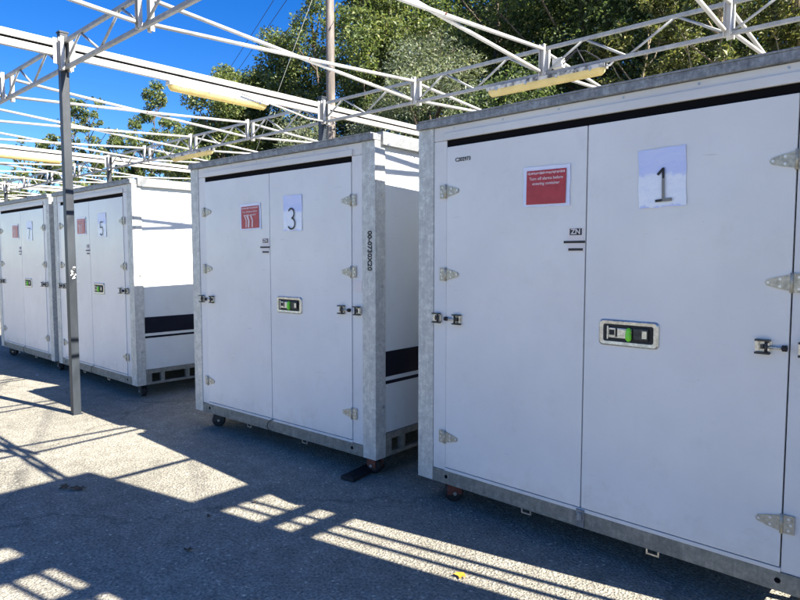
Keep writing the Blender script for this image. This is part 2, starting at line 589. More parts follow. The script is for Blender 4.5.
def caster_parts(parent, x, y, yaw, red):
    c = empty('caster', (x, y, 0), yaw, parent)
    fm = shared('caster_fork', lambda: MB().box(-0.055, 0.055, -0.05, 0.05, 0.140, 0.1545).box(-0.05, 0.05, -0.042, -0.030, 0.055, 0.14).box(-0.05, 0.05, 0.030, 0.042, 0.055, 0.14).mesh('caster_fork', 0.003))
    link('fork', fm.copy() if red else fm, M['red_rust'] if red else M['dark_steel'], c)
    if red:
        c.children[0].data.materials.clear(); c.children[0].data.materials.append(M['red_rust'])
    wm = shared('caster_wheel', lambda: MB().tube([(0, -0.026, 0.064), (0, -0.020, 0.064), (0, 0.020, 0.064), (0, 0.026, 0.064)], [0.054, 0.063, 0.063, 0.054], 20).mesh('caster_wheel'))
    link('wheel', wm, M['black'], c)
    am = shared('caster_axle', lambda: MB().tube([(0, -0.050, 0.064), (0, 0.050, 0.064)], 0.012, 8).mesh('caster_axle'))
    link('axle', am, M['steel'], c)


DIGITS = {
    '1': [[(-0.028, 0.050), (0.0, 0.078)], [(0.0, 0.083), (0.0, -0.078)], [(-0.040, -0.078), (0.040, -0.074)]],
    '3': [arc(0.0, 0.042, 0.036, 150, -80, 14, 0.040) + arc(0.002, -0.040, 0.044, 75, -150, 16, 0.044)],
    '5': [[(0.040, 0.082), (-0.028, 0.082), (-0.034, 0.010)] + arc(-0.002, -0.030, 0.046, 125, -150, 16, 0.050)],
    '7': [[(-0.042, 0.082), (0.044, 0.082), (-0.012, -0.082)]],
}


def container(num, x, y, yaw, label, red_casters=(), notice_torn=False, post_text=None, seal='cable'):
    root = empty('storage_container', (x, y, 0), yaw, None, label, 'container', 'numbered storage containers in a row')
    # corner posts: an angle section folded round each corner
    def post_mesh():
        b = MB()
        b.box(0, PW, 0, 0.012, Z0, Z1)
        b.box(0, 0.012, 0.012, 0.112, Z0, Z1)
        b.box(0.012, 0.10, 0.012, 0.10, Z0 + 0.01, Z1 - 0.01)
        return b.mesh('corner_post', 0.004)
    pm = shared('corner_post', post_mesh)
    bolt = shared('bolt', lambda: MB().tube([(0, -0.008, 0), (0, 0.0, 0)], 0.012, 6).mesh('bolt'))
    for i, (px, py, sx, sy) in enumerate(((0, 0, 1, 1), (W, 0, -1, 1), (0, DEP, 1, -1), (W, DEP, -1, -1))):
        o = link('corner_post', pm, M['galv'], root, (px, py, 0))
        o.scale = (sx, sy, 1)
    for zz in (0.55, 1.45, 2.12):
        link('bolt', bolt, M['steel'], root, (W, 0.075, zz), (0, 0, pi / 2))
    # roof: front and rear caps between the two taller side caps
    fm = shared('front_cap', lambda: MB().box(-0.004, W + 0.004, -0.022, 0.06, Z1, 2.552).box(0.02, W - 0.02, -0.026, 0.05, 2.552, 2.562).mesh('front_cap', 0.003))
    link('roof_cap', fm, M['galv_cap'], root)
    o = link('roof_cap', fm, M['galv_cap'], root, (0, DEP, 0)); o.scale = (1, -1, 1)
    sm = shared('side_cap', lambda: MB().box(-0.024, 0.05, 0.062, DEP - 0.062, 2.478, 2.574).mesh('side_cap', 0.003))
    for px, sx in ((0, 1), (W, -1)):
        o = link('side_cap', sm, M['galv_side'], root, (px, 0, 0)); o.scale = (sx, 1, 1)
    for k in range(7):
        link('bolt', bolt, M['steel'], root, (W + 0.024, 0.12 + k * 0.36, 2.487), (0, 0, pi / 2))
    rm = shared('roof_panel', lambda: MB().box(0.05, W - 0.05, 0.06, DEP - 0.06, 2.51, 2.556).mesh('roof_panel'))
    link('roof_panel', rm, M['side'], root)
    # front frame
    hm = shared('header', lambda: MB().prism([(0.135, 2.418), (W - 0.135, 2.418), (W - 0.135, 2.506), (0.135, 2.506)], 0.004, 0.05).box(0.225, W - 0.225, -0.010, 0.004, 2.416, 2.462).mesh('header', 0.004))
    link('header', hm, M['header'], root)
    link('header_shadow_gap', shared('gaptop', lambda: MB().box(0.235, W - 0.235, 0.012, 0.05, 2.376, 2.416).mesh('header_gap')), M['gap'], root)
    for k in range(6):
        link('screw', shared('screw', lambda: MB().tube([(0, -0.004, 0), (0, 0.002, 0)], 0.006, 6).mesh('screw')), M['steel'], root, (0.3 + k * 0.37, 0.004, 2.487))
    jm = shared('jamb', lambda: MB().box(PW + 0.002, 0.240, 0.006, 0.05, 0.247, 2.416).mesh('jamb', 0.002))
    link('door_jamb', jm, M['frame_white'], root)
    o = link('door_jamb', jm, M['frame_white'], root, (W, 0, 0)); o.scale = (-1, 1, 1)
    link('door_sill', shared('sill', lambda: MB().box(0.240, W - 0.240, -0.002, 0.05, 0.246, 0.2655).mesh('door_sill', 0.002)), M['frame_white'], root)
    link('sill_rail', shared('rail', lambda: MB().box(PW + 0.003, W - PW - 0.003, 0.001, 0.06, Z0, 0.2455).mesh('sill_rail', 0.003)), M['galv_rail'], root)
    for k in (0.25, W - 0.25):
        link('rail_hole', shared('hole', lambda: MB().tube([(0, -0.002, 0), (0, 0.004, 0)], 0.013, 12).mesh('rail_hole')), M['gap'], root, (k, 0.0015, 0.205))
    link('door_seal', shared('seal', lambda: MB().box(0.236, W - 0.236, 0.022, 0.05, 0.262, 2.38).mesh('door_seal')), M['gap'], root)
    # doors
    dm = shared('door', lambda: MB().box(0.2455, 1.2165, 0.0, 0.021, 0.2695, 2.372).mesh('door', 0.003))
    dl = link('door', dm, M['door'], root)
    dr = link('door', dm, M['door'], root, (W, 0, 0)); dr.scale = (-1, 1, 1)
    for zz in (2.09, 1.555, 0.475):
        for d, hx in ((dl, 0.2425), (dr, 0.2425)):
            h = link('hinge', hinge_mesh(), M['hinge'], d, (hx, -0.001, zz))
    for hx, sx in ((0.2425, 1), (W - 0.2425, -1)):
        for zz in (2.09, 1.555, 0.475):
            for rx, rz in ((0.092, 0), (0.045, 0.016), (0.045, -0.016), (-0.028, 0.026), (-0.036, 0), (-0.028, -0.026)):
                link('rivet', rivet_mesh(), M['rivet'], root, (hx + sx * rx, -0.0005, zz + rz))
    # toggle clamps on both outer edges
    for sx, ox in ((1, 0), (-1, W)):
        tc = empty('toggle_clamp', (ox, 0, 1.266), 0, root); tc.scale = (sx, 1, 1)
        o = link('lever', cam_lever_mesh(), M['dark_steel'], tc, (0.344, -0.001, 0)); o.scale = (-1, 1, 1)
        plate = shared('clamp_plate', lambda: MB().box(-0.034, 0.034, -0.003, 0, -0.024, 0.024).box(-0.028, -0.012, -0.016, -0.003, -0.018, 0.018).box(0.016, 0.024, -0.012, -0.003, -0.020, 0.020).mesh('clamp_plate'))
        link('lever_plate', plate, M['steel'], tc, (0.344, -0.001, 0))
        rodm = shared('clamp_rod', lambda: MB().tube([(0.255, -0.018, 0), (0.325, -0.018, 0)], 0.0065, 8).mesh('clamp_rod'))
        link('rod', rodm, M['steel'], tc)
        nutm = shared('clamp_nut', lambda: MB().tube([(0.247, -0.018, 0), (0.266, -0.018, 0)], 0.014, 8).mesh('clamp_nut'))
        link('nut', nutm, M['black'], tc)
        link('keeper', cam_lever_mesh(), M['dark_steel'], tc, (0.174, -0.001, 0))
        link('keeper_plate', plate, M['steel'], tc, (0.174, -0.001, 0))
    # recessed paddle latch on the right door
    lt = empty('paddle_latch', (1.470, 0, 1.269), 0, root)
    def ring():
        bm = bmesh.new()
        def rr(w, h, r, yy):
            vs = []
            for cx, cz, a0 in ((w - r, h - r, 0), (-w + r, h - r, 90), (-w + r, -h + r, 180), (w - r, -h + r, 270)):
                for k in range(5):
                    a = radians(a0 + k * 22.5)
                    vs.append(bm.verts.new((cx + r * cos(a), yy, cz + r * sin(a))))
            return vs
        loops = [rr(0.160, 0.070, 0.022, 0.001), rr(0.159, 0.069, 0.022, -0.006), rr(0.152, 0.062, 0.018, -0.011), rr(0.134, 0.046, 0.012, -0.010), rr(0.131, 0.043, 0.010, -0.002)]
        for a, b in zip(loops[:-1], loops[1:]):
            for i in range(20):
                bm.faces.new((a[i], b[i], b[(i + 1) % 20], a[(i + 1) % 20]))
        bmesh.ops.recalc_face_normals(bm, faces=bm.faces)
        me = bpy.data.meshes.new('latch_frame'); bm.to_mesh(me); bm.free()
        return me
    link('latch_frame', shared('ring', ring), M['steel'], lt)
    link('latch_dish', shared('dish', lambda: MB().box(-0.142, 0.142, -0.0022, -0.0012, -0.052, 0.052).mesh('latch_dish')), M['black'], lt)
    link('latch_paddle', shared('paddle', lambda: MB().box(-0.104, 0.02, -0.010, -0.0025, -0.027, 0.026).box(-0.112, -0.104, -0.014, -0.0025, -0.036, 0.036).box(-0.05, 0.015, -0.014, -0.010, -0.012, 0.022).mesh('latch_paddle', 0.002)), M['steel'], lt)
    link('latch_slot', shared('pslot', lambda: MB().box(-0.100, -0.072, -0.0115, -0.0102, -0.012, 0.016).box(-0.066, -0.056, -0.0115, -0.0102, -0.02, 0.025).mesh('latch_slot')), M['black'], lt)
    link('lock_tag', shared('ltag', lambda: MB().tube([(0.008, -0.013, -0.036), (0.008, -0.017, -0.028), (0.008, -0.018, -0.006), (0.005, -0.017, 0.004), (0.008, -0.018, 0.014), (0.008, -0.013, 0.030)], [0.009, 0.015, 0.016, 0.013, 0.015, 0.009], 12).mesh('lock_tag')), M['green'], lt)
    link('padlock', shared('plock', lambda: MB().box(0.030, 0.108, -0.016, -0.0025, -0.030, 0.032).mesh('padlock', 0.005)), M['dark_steel'], lt)
    link('padlock_face', shared('pface', lambda: MB().box(0.078, 0.102, -0.0175, -0.0162, -0.018, 0.020).mesh('padlock_face')), M['steel'], lt)
    # taped notice and numbered sheet
    nx = 0.974 if num != '3' else 0.956
    nz = 2.068 if num != '3' else 2.018
    tilt = {'1': 0.012, '3': -0.018, '5': 0.0, '7': 0.02}[num]
    ns = empty('notice', (nx, 0, nz), 0, root); ns.rotation_euler = (0, tilt, 0)
    def sheet(w, h, key, sag):
        def mk():
            b = MB(); nn = 8
            k0 = len(b.v)
            for j in range(nn + 1):
                for i in range(nn + 1):
                    u, v = i / nn - 0.5, j / nn - 0.5
                    yy = -0.0035 - sag * (0.5 + 0.5 * sin(u * 9 + v * 4)) * (abs(u) + abs(v)) - (0.004 * max(0, v - 0.3) * 3)
                    b.v.append((u * w + 0.002 * sin(v * 11), yy, v * h + 0.002 * sin(u * 13)))
            for j in range(nn):
                for i in range(nn):
                    a = k0 + j * (nn + 1) + i
                    b.f.append((a, a + 1, a + nn + 2, a + nn + 1)); b.s.append(True)
            me = b.mesh(key, fix=False)
            return me
        return shared('sheet' + key, mk)
    link('paper', sheet(0.298, 0.228, 'notice_paper', 0.002), M['paper'], ns, (0, -0.0005, 0))
    link('red_print', shared('redp', lambda: MB().box(-0.126, 0.126, -0.0095, -0.0088, -0.100, 0.092).mesh('red_print')), M['red_print'], ns, (0.0, 0, 0.0))
    link('lettering', text_mesh('n2', 'Turn off alarms before', 0.0235, 0.0003), M['pale_ink'], ns, (0, -0.0102, 0.045))
    link('lettering', text_mesh('n3', 'entering container', 0.0235, 0.0003), M['pale_ink'], ns, (0, -0.0102, 0.017))
    def head_marks():
        rr = random.Random(3)
        b = MB(); xx = -0.118
        while xx < 0.115:
            w = rr.uniform(0.003, 0.007)
            b.box(xx, xx + w, -0.0103, -0.0096, 0.068 + rr.uniform(0, 0.004), 0.084 - rr.uniform(0, 0.004))
            xx += w + rr.uniform(0.002, 0.005)
        return b.mesh('heading')
    link('heading_marks', shared('heading', head_marks), M['pale_ink'], ns)
    if notice_torn:
        def creases():
            b = MB(); rr = random.Random(5)
            for cx, w in ((-0.058, 0.014), (-0.022, 0.022), (0.030, 0.016)):
                p0 = (cx - 0.02, -0.0104, 0.015); p1 = (cx + 0.006, -0.0104, -0.03); p2 = (cx, -0.0104, -0.092)
                for q0, q1 in ((p0, p1), (p1, p2)):
                    b.bar(q0, q1, 0.0006, w * rr.uniform(0.7, 1.1), up=(1, 0, 0.2))
            return b.mesh('torn_streaks')
        link('torn_streaks', shared('creases', creases), M['pale_ink'], ns)
    px, pz = (1.621, 2.060) if num != '3' else (1.526, 2.025)
    sh = empty('number_sheet', (px, 0, pz), 0, root); sh.rotation_euler = (0, {'1': -0.03, '3': 0.01, '5': -0.01, '7': 0.03}[num], 0)
    link('paper', sheet(0.232, 0.290, 'number_paper', 0.004), M['paper_wet'] if num == '1' else M['paper'], sh)
    link('digit', stroke_mesh(num, DIGITS[num], 0.0125), M['ink'], sh, (0.01 if num == '1' else -0.01, -0.0125, -0.045 if num != '1' else -0.035))
    if num == '1':
        link('faded_stroke', shared('fstroke', lambda: MB().box(-0.0068, 0.0068, -0.0144, -0.0134, -0.070, 0.030).box(-0.005, 0.042, -0.0144, -0.0134, -0.084, -0.070).mesh('faded_stroke')), M['faded_ink'], sh, (0.01, 0, -0.035))
    # small stickers beside the door joint
    st = empty('sticker', (1.161, 0, 1.77), 0, root)
    link('backing', shared('stb', lambda: MB().box(-0.048, 0.048, -0.0018, -0.0004, -0.075, 0.058).mesh('backing')), M['beige_label'], st)
    link('black_box', shared('stk', lambda: MB().box(-0.036, 0.036, -0.003, -0.0018, 0.018, 0.054).mesh('black_box')), M['ink'] if num == '1' else M['red_rust'], st)
    link('lettering', text_mesh('zn', 'ZN', 0.040, 0.001), M['beige_label'], st, (0, -0.0040, 0.036))
    link('black_bar', shared('stl', lambda: MB().box(-0.071, 0.056, -0.0045, -0.0004, -0.026, -0.013).mesh('black_bar')), M['ink'], st)
    link('black_bar', shared('stl2', lambda: MB().box(-0.042, 0.044, -0.0045, -0.0019, -0.067, -0.054).mesh('black_bar')), M['ink'], st)
    if num == '1':
        link('serial_lettering', text_mesh('serial', 'C202973', 0.033, 0.0006), M['ink'], root, (0.376, -0.002, 2.283))
    if post_text:
        o = link('post_lettering', text_mesh('ptext', post_text, 0.058, 0.0018), M['ink'], root, (W - PW / 2 + 0.010, -0.0020, 1.712), (0, pi / 2, 0))
        link('blank_label', shared('blank', lambda: MB().box(2.212, 2.300, 0.003, 0.0055, 1.405, 1.490).mesh('blank_label')), M['beige_label'], root)
    # seal at the foot of the door joint, small rings under the rail
    if seal == 'cable':
        link('cable_loop', shared('cable', lambda: MB().tube([(1.235, -0.004, 0.262), (1.215, -0.016, 0.256), (1.180, -0.020, 0.226), (1.165, -0.018, 0.190), (1.178, -0.010, 0.163), (1.195, 0.004, 0.150)], 0.004, 6).mesh('cable_loop')), M['dark_steel'], root)
    else:
        link('seal_clip', shared('clip', lambda: MB().box(1.198, 1.246, -0.010, 0.0005, 0.160, 0.262).box(1.206, 1.238, -0.018, -0.010, 0.20, 0.245).mesh('seal_clip', 0.003)), M['galv_cap'], root)
    ringm = shared('tie_ring', lambda: MB().bar((-0.03, 0, 0), (-0.03, 0, -0.03), 0.008).bar((0.03, 0, 0), (0.03, 0, -0.03), 0.008).bar((-0.034, 0, -0.03), (0.034, 0, -0.03), 0.008).mesh('tie_ring'))
    for tx in (0.86, 1.62):
        link('tie_ring', ringm, M['steel'], root, (tx, 0.02, Z0))
    # side and rear panels, stripes, lower side rails with fork openings
    spm = shared('side_panel', lambda: MB().box(0.020, 0.040, 0.1125, DEP - 0.1125, 0.336, 2.48).mesh('side_panel'))
    srm = shared('side_rail', lambda: (lambda b: [b.box(0.006, 0.045, 0.1125, DEP - 0.1125, 0.286, 0.334), b.box(0.006, 0.045, 0.1125, DEP - 0.1125, Z0, 0.182)] +
                 [b.box(0.006, 0.045, a, c, 0.182, 0.286) for a, c in ((0.1125, 0.185), (0.300, 0.345), (0.625, 0.670), (0.96, 1.01), (1.43, 1.48), (1.77, 1.815), (2.095, 2.14), (2.255, DEP - 0.1125))] and b)(MB()).mesh('side_rail'))
    stm = shared('stripe', lambda: MB().box(0.0165, 0.0195, 0.115, DEP - 0.115, 0.765, 0.957).mesh('stripe'))
    stt = shared('stripe_thin', lambda: MB().box(0.0165, 0.0195, 0.115, DEP - 0.115, 0.708, 0.733).mesh('stripe_thin'))
    for ox, sx in ((0, 1), (W, -1)):
        sp = link('side_panel', spm, M['side'], root, (ox, 0, 0)); sp.scale = (sx, 1, 1)
        link('stripe', stm, M['navy'], sp); link('stripe', stt, M['navy'], sp)
        o = link('side_rail', srm, M['galv_rail'], root, (ox, 0, 0)); o.scale = (sx, 1, 1)
    link('rear_panel', shared('rear', lambda: MB().box(0.1325, W - 0.1325, DEP - 0.04, DEP - 0.02, Z0 + 0.01, 2.50).mesh('rear_panel')), M['side'], root)
    link('floor_deck', shared('deck', lambda: MB().box(0.10, W - 0.10, 0.07, DEP - 0.1, 0.295, 0.33).mesh('floor_deck')), M['dark_steel'], root)
    for i, (cx, cy) in enumerate(((0.22, 0.12), (W - 0.13, 0.13), (0.22, DEP - 0.15), (W - 0.15, DEP - 0.15))):
        caster_parts(root, cx, cy, (0.9, -0.15, 0.3, 0.1)[i], i in red_casters)
    return root


# ------------------------------------------------------------------ canopy frame
POSTS_X = [-28.31, -21.19, -14.07, -6.95]
END_X = -0.30
NODE = 1.78
TRUSS_Y = [-0.93, 2.546, 6.02, 9.49]
ZB, ZT = 3.59, 3.85
LEFT_X = {0: -14.07, 1: -28.31, 2: -28.31, 3: -28.31}


def canopy():
    root = empty('canopy_frame', (-6.95, 2.546, 0), 0, None, 'white and grey steel canopy frame of trusses and crossed tubes over the containers', 'canopy')
    off = Vector((6.95, -2.546, 0))
    L = lambda x, y, z: (x + off.x, y + off.y, z)
    postm = MB().box(-0.040, 0.040, -0.040, 0.040, 0.0, 3.94).mesh('post', 0.006)
    basem = MB().box(-0.055, 0.055, -0.055, 0.055, 0.0, 0.004).mesh('base_plate')
    capm = MB().box(-0.046, 0.046, -0.046, 0.046, 3.94, 3.955).mesh('post_cap')
    platem = MB().box(-0.030, 0.030, -0.006, 0.006, ZB - 0.035, ZT + 0.035).box(-0.030, -0.022, 0.006, 0.030, ZB - 0.035, ZT + 0.035).box(0.022, 0.030, 0.006, 0.030, ZB - 0.035, ZT + 0.035).mesh('node_plate')
    webs = {}
    seg = NODE / 4
    for s in (1, -1):
        webs[s] = MB().tube([(-seg / 2, 0, ZB if s > 0 else ZT), (seg / 2, 0, ZT if s > 0 else ZB)], 0.0125, 8).mesh('web_rod')
    railm = {}
    tubem = {}
    for t, ty in enumerate(TRUSS_Y):
        x0 = LEFT_X[t] - 0.25
        tr = empty('truss', L(0, ty, 0), 0, root)
        xo = off.x - (off.x)           # truss children use scene x plus the root offset
        for z in (ZB, ZT):
            b = MB().box(x0 + 0, 0.0, -0.018, 0.018, z - 0.018, z + 0.018)
            b.build('chord', M['truss'], tr, (0, 0, 0), bevel=0.004)
        for x in POSTS_X + [END_X]:
            if x < LEFT_X[t] - 0.1: continue
            p = empty('post', L(x if x != END_X else 0.05, ty, 0), 0, root)
            link('shaft', postm, M['post'], p, (0, 0, 0)); link('base_plate', basem, M['post'], p); link('cap', capm, M['post'], p)
        k = 0
        nodes = []
        x = POSTS_X[-1] - 12 * NODE
        while x < END_X - 0.2:
            if x > x0:
                nodes.append(x)
                if min(abs(x - px) for px in POSTS_X) > 0.3:
                    for sy in (-1, 1):
                        o = link('node_plate', platem, M['tube'], tr, (x, sy * 0.040, 0)); o.scale = (1, sy, 1)
                else:
                    for sy in (-1, 1):
                        o = link('node_plate', platem, M['tube'], tr, (x + 0.074, sy * 0.030, 0)); o.scale = (1, sy, 1)
                for j in range(4):
                    xm = x + seg * (j + 0.5)
                    if xm + seg / 2 < END_X:
                        link('web_rod', webs[1 if j % 2 == 0 else -1], M['truss'], tr, (xm, 0, 0))
            x += NODE
    # bays between trusses
    for t in range(3):
        ya, yb = TRUSS_Y[t], TRUSS_Y[t + 1]
        for k in range(-12, 4):
            x = POSTS_X[-1] + k * NODE
            if x < LEFT_X[t] - 0.1 or x > END_X: continue
            if min(abs(x - px) for px in POSTS_X) < 0.3:
                bm_ = empty('cross_beam', L(x, ya, 0), 0, root)
                key = ('rail', t)
                if key not in railm:
                    ln = yb - ya
                    railm[key] = (MB().box(-0.026, 0.026, 0.044, ln - 0.044, 3.702, 3.770).mesh('rail', 0.004), MB().box(-0.026, 0.026, 0.044, ln - 0.044, 3.796, 3.862).mesh('rail', 0.004),
                                  MB().box(-0.006, 0.006, 0.06, ln - 0.06, 3.768, 3.798).mesh('gap_shade_strip'))  # black strip paints in the shade of the gap between the rails
                link('rail', railm[key][0], M['tube'], bm_); link('rail', railm[key][1], M['tube'], bm_); link('gap_shade_strip', railm[key][2], M['gap'], bm_)
                for yy in (0.075, yb - ya - 0.075):
                    link('end_bracket', shared('endbr', lambda: MB().box(0.0265, 0.034, -0.030, 0.030, 3.62, 3.875).mesh('end_bracket')), M['tube'], bm_, (0, yy, 0))
                continue
            key = ('tube', t)
            if key not in tubem:
                ln = yb - ya
                rr = random.Random(t)
                tubem[key] = [MB().tube([(0, 0.062, za), (0, ln * 0.5, 0.5 * (za + zb) - 0.006), (0, ln - 0.062, zb)], 0.0185, 12).mesh('brace_tube') for za, zb in ((ZT - 0.02, ZB + 0.02), (ZB + 0.02, ZT - 0.02))]
            link('brace_tube', tubem[key][0], M['tube'], root, L(x - 0.019, ya, 0))
            link('brace_tube', tubem[key][1], M['tube'], root, L(x + 0.019, ya, 0))
            if t == 1:
                link('clamp_bolt', shared('cbolt', lambda: MB().tube([(-0.05, 0, 0), (0.05, 0, 0)], 0.008, 6).mesh('clamp_bolt')), M['red_rust'], root, L(x, ya + (yb - ya) * 0.5, 0.5 * (ZB + ZT) - 0.006))
        MB().tube([(0, 0.03, 3.72), (0, yb - ya - 0.03, 3.72)], 0.024, 10).build('end_tube', M['tube'], root, L(END_X - 0.03, ya, 0))
    # thin stay tubes and white paint dab on the front post
    dab = MB()
    rr = random.Random(2)
    for k in range(16):
        zc, yc = 1.50 + rr.uniform(-0.06, 0.06), rr.uniform(-0.03, 0.035)
        dab.tube([(0.0395, yc * 0.7, zc), (0.0410, yc * 0.7, zc)], rr.uniform(0.004, 0.012), 7)
    dab.build('paint_dab', M['white_paint_splash'], root, L(POSTS_X[-1], TRUSS_Y[1], 0))
    MB().tube([(0.09, 0.2, 3.72), (0.09, 0.9, 3.64), (0.10, 1.25, 3.58), (0.10, 1.55, 3.585)], 0.012, 8).build('stay_tube', M['tube'], root, L(POSTS_X[-1], TRUSS_Y[2] - 1.6, 0))
    jb = MB().box(-0.055, 0.055, -0.04, 0.04, -0.05, 0.05).build('junction_box', M['fixture_clean'], root, L(-3.28, TRUSS_Y[2] + 0.10, 3.70), bevel=0.006)
    MB().tube([(0.05, 0, -0.02), (0.14, 0.02, 0.06), (0.20, 0.0, 0.12), (0.26, -0.02, 0.02), (0.30, 0, -0.06)], 0.006, 6).build('cable', M['wire'], root, L(-3.28, TRUSS_Y[2] + 0.10, 3.70))
    MB().tube([(0.05, 0, 0.02), (0.18, 0.04, 0.10), (0.28, 0.03, 0.08), (0.42, 0, -0.02), (0.55, -0.05, -0.13)], 0.006, 6).build('cable', M['wire'], root, L(-3.28, TRUSS_Y[2] + 0.10, 3.70))


def light_fixture(loc, rz, label, dirty, clips_side=1):
    root = empty('tube_light', loc, rz, None, label, 'light', 'strip lights under the canopy frame')
    hl = 0.69
    mat = M['fixture'] if dirty else M['fixture_clean']
    hm = shared('lf_housing', lambda: MB().box(-0.69, 0.69, -0.055, 0.055, -0.045, 0.0).mesh('housing', 0.008))
    m2 = hm.copy(); m2.materials.clear()
    link('housing', m2, mat, root)
    def diff():
        b = MB()
        n = 10
        prof = [(0.054 * cos(radians(180 + 180 * i / n)), -0.045 + 0.052 * sin(radians(180 + 180 * i / n)) * 1.25) for i in range(n + 1)]
        k = len(b.v)
        xs = (-0.672, -0.640, 0.640, 0.672)
        sc = (0.6, 1, 1, 0.6)
        for x, s in zip(xs, sc):
            for py, pz in prof:
                b.v.append((x, py * s, -0.045 + (pz + 0.045) * s))
        for i in range(3):
            for j in range(n):
                a = k + i * (n + 1) + j
                b.f.append((a, a + 1, a + n + 2, a + n + 1)); b.s.append(True)
        b.f.append(tuple(k + j for j in range(n + 1))); b.s.append(False)
        e = k + 3 * (n + 1)
        b.f.append(tuple(e + j for j in reversed(range(n + 1)))); b.s.append(False)
        return b.mesh('diffuser')
    link('diffuser', shared('lf_diff', diff), M['diffuser'], root)
    for cx in (-0.55, -0.18, 0.18, 0.55):
        link('clip', shared('lf_clip', lambda: MB().box(-0.010, 0.010, -0.061, -0.0555, -0.058, -0.026).box(-0.010, 0.010, 0.0555, 0.061, -0.058, -0.026).mesh('clip')), M['steel'], root, (cx, 0, 0))
    if dirty:
        link('end_gland', shared('lf_gland', lambda: MB().tube([(0.69, 0, -0.03), (0.73, 0, -0.025), (0.76, 0, 0.0), (0.74, 0, 0.02), (0.70, 0, 0.012)], 0.012, 8).mesh('end_gland')), M['fixture_clean'], root)
    return root


# ------------------------------------------------------------------ vegetation
def leaf_cloud(name, clumps, per, size, mat, parent, seed, narrow=0.5, shell=0.55, up=0.3):
    """Leaf-sized rhombs spread through the volume of many clumps."""
    g = np.random.default_rng(seed)
    cs = np.array([c[:3] for c in clumps]); rs = np.array([c[3] for c in clumps])
    w = rs ** 2.3; cnt = np.maximum(20, (per * w / w.sum())).astype(int)
    P = []
    for c, r, n in zip(cs, rs, cnt):
        d = g.normal(size=(n, 3)); d /= np.linalg.norm(d, axis=1)[:, None]
        rad = r * (shell + (1 - shell) * g.random(n) ** 0.7) * (0.85 + 0.3 * g.random(n))
        inner = g.random(n) < 0.25
        rad[inner] *= g.random(inner.sum()) ** 0.5
        q = d * rad[:, None]; q[:, 2] *= 0.82
        P.append(c + q)
    P = np.concatenate(P); n = len(P)
    nrm = g.normal(size=(n, 3)); nrm[:, 2] = np.abs(nrm[:, 2]) + up; nrm /= np.linalg.norm(nrm, axis=1)[:, None]
    a = np.cross(nrm, g.normal(size=(n, 3))); a /= np.linalg.norm(a, axis=1)[:, None]
    b = np.cross(nrm, a)
    L = size * (0.55 + 0.9 * g.random(n))[:, None]
    Wd = L * narrow
    bend = nrm * L * 0.18
    V = np.stack([P - a * L * 0.5, P + b * Wd * 0.5 + bend, P + a * L * 0.5, P - b * Wd * 0.5 + bend], axis=1).reshape(-1, 3)
    me = bpy.data.meshes.new(name)
    me.vertices.add(4 * n); me.loops.add(4 * n); me.polygons.add(n)
    me.vertices.foreach_set('co', V.ravel())
    me.loops.foreach_set('vertex_index', np.arange(4 * n, dtype=np.int32))
    me.polygons.foreach_set('loop_start', np.arange(0, 4 * n, 4, dtype=np.int32))
    me.polygons.foreach_set('loop_total', np.full(n, 4, dtype=np.int32))
    me.update(calc_edges=True)
    return link(name, me, mat, parent)


def tree(x, y, top, rx, label, mat, seed, base=0.25, leaves=16000, size=0.16, nclump=34, narrow=0.5, cat='tree', name='tree', trunk=0.16, bark='bark', group=None, rise=None, lean=0.0, cr=(0.20, 0.36)):
    """Tapered trunk, limbs to each clump, crown of leaf clumps. top = height above its own foot."""
    g = random.Random(seed)
    z = max(hill_height(x, y), 0.0) if y > 11.5 else 0.0
    root = empty(name, (x, y, z - 0.05), 0, None, label, cat, group)
    zb = top * base
    clumps = []
    for i in range(nclump):
        t = (i + 0.5) / nclump
        h = zb + (top - zb) * t
        prof = (0.45 + 0.85 * math.sin(pi * min(1, 0.18 + 0.78 * t))) * (1.0 if t < 0.8 else 1.0 - (t - 0.8) * 2.4)
        a = g.uniform(0, 2 * pi); rr = rx * prof * math.sqrt(g.random()) * 0.86
        clumps.append((rr * cos(a) + lean * t * rx, rr * sin(a), h + g.uniform(-0.3, 0.3), rx * g.uniform(*cr)))
    leaf_cloud('crown', clumps, leaves, size, mat, root, seed, narrow)
    b = MB()
    n = 7
    tp = [Vector((lean * rx * (i / n) + 0.12 * sin(i * 1.7 + seed), 0.12 * cos(i * 1.3 + seed), top * 0.92 * i / n)) for i in range(n + 1)]
    tp[0].x = tp[0].y = 0
    b.tube(tp, [trunk * (1.15 - 1.0 * i / n) for i in range(n + 1)], 10)
    b.build('trunk', M[bark], root)
    lb = MB()
    for c in clumps[::2]:
        h = max(0.6, c[2] - 0.9 * math.hypot(c[0], c[1]) - 0.3)
        k = min(n - 1, int(h / (top * 0.92) * n)); s = tp[k].lerp(tp[k + 1], (h / (top * 0.92) * n) % 1.0 if h < top * 0.9 else 0.5)
        m = s.lerp(Vector(c[:3]), 0.55) + Vector((0, 0, -0.12 * rx * g.random()))
        lb.tube([s, m, Vector(c[:3])], [trunk * 0.38, trunk * 0.24, trunk * 0.07], 6)
        for _ in range(3):
            e = Vector(c[:3]) + Vector((g.uniform(-1, 1), g.uniform(-1, 1), g.uniform(-0.6, 1))) * c[3]
            lb.tube([m.lerp(Vector(c[:3]), 0.6), e], [trunk * 0.12, trunk * 0.03], 4)
    lb.build('limbs', M[bark], root)
    return root


def polar(u, dist):
    """Ground point at a bearing (measured once from the photograph) and a distance from the viewer."""
    a = radians(42.1146) - math.atan((u - 400) / 624.5)
    return -sin(a) * dist, cos(a) * dist


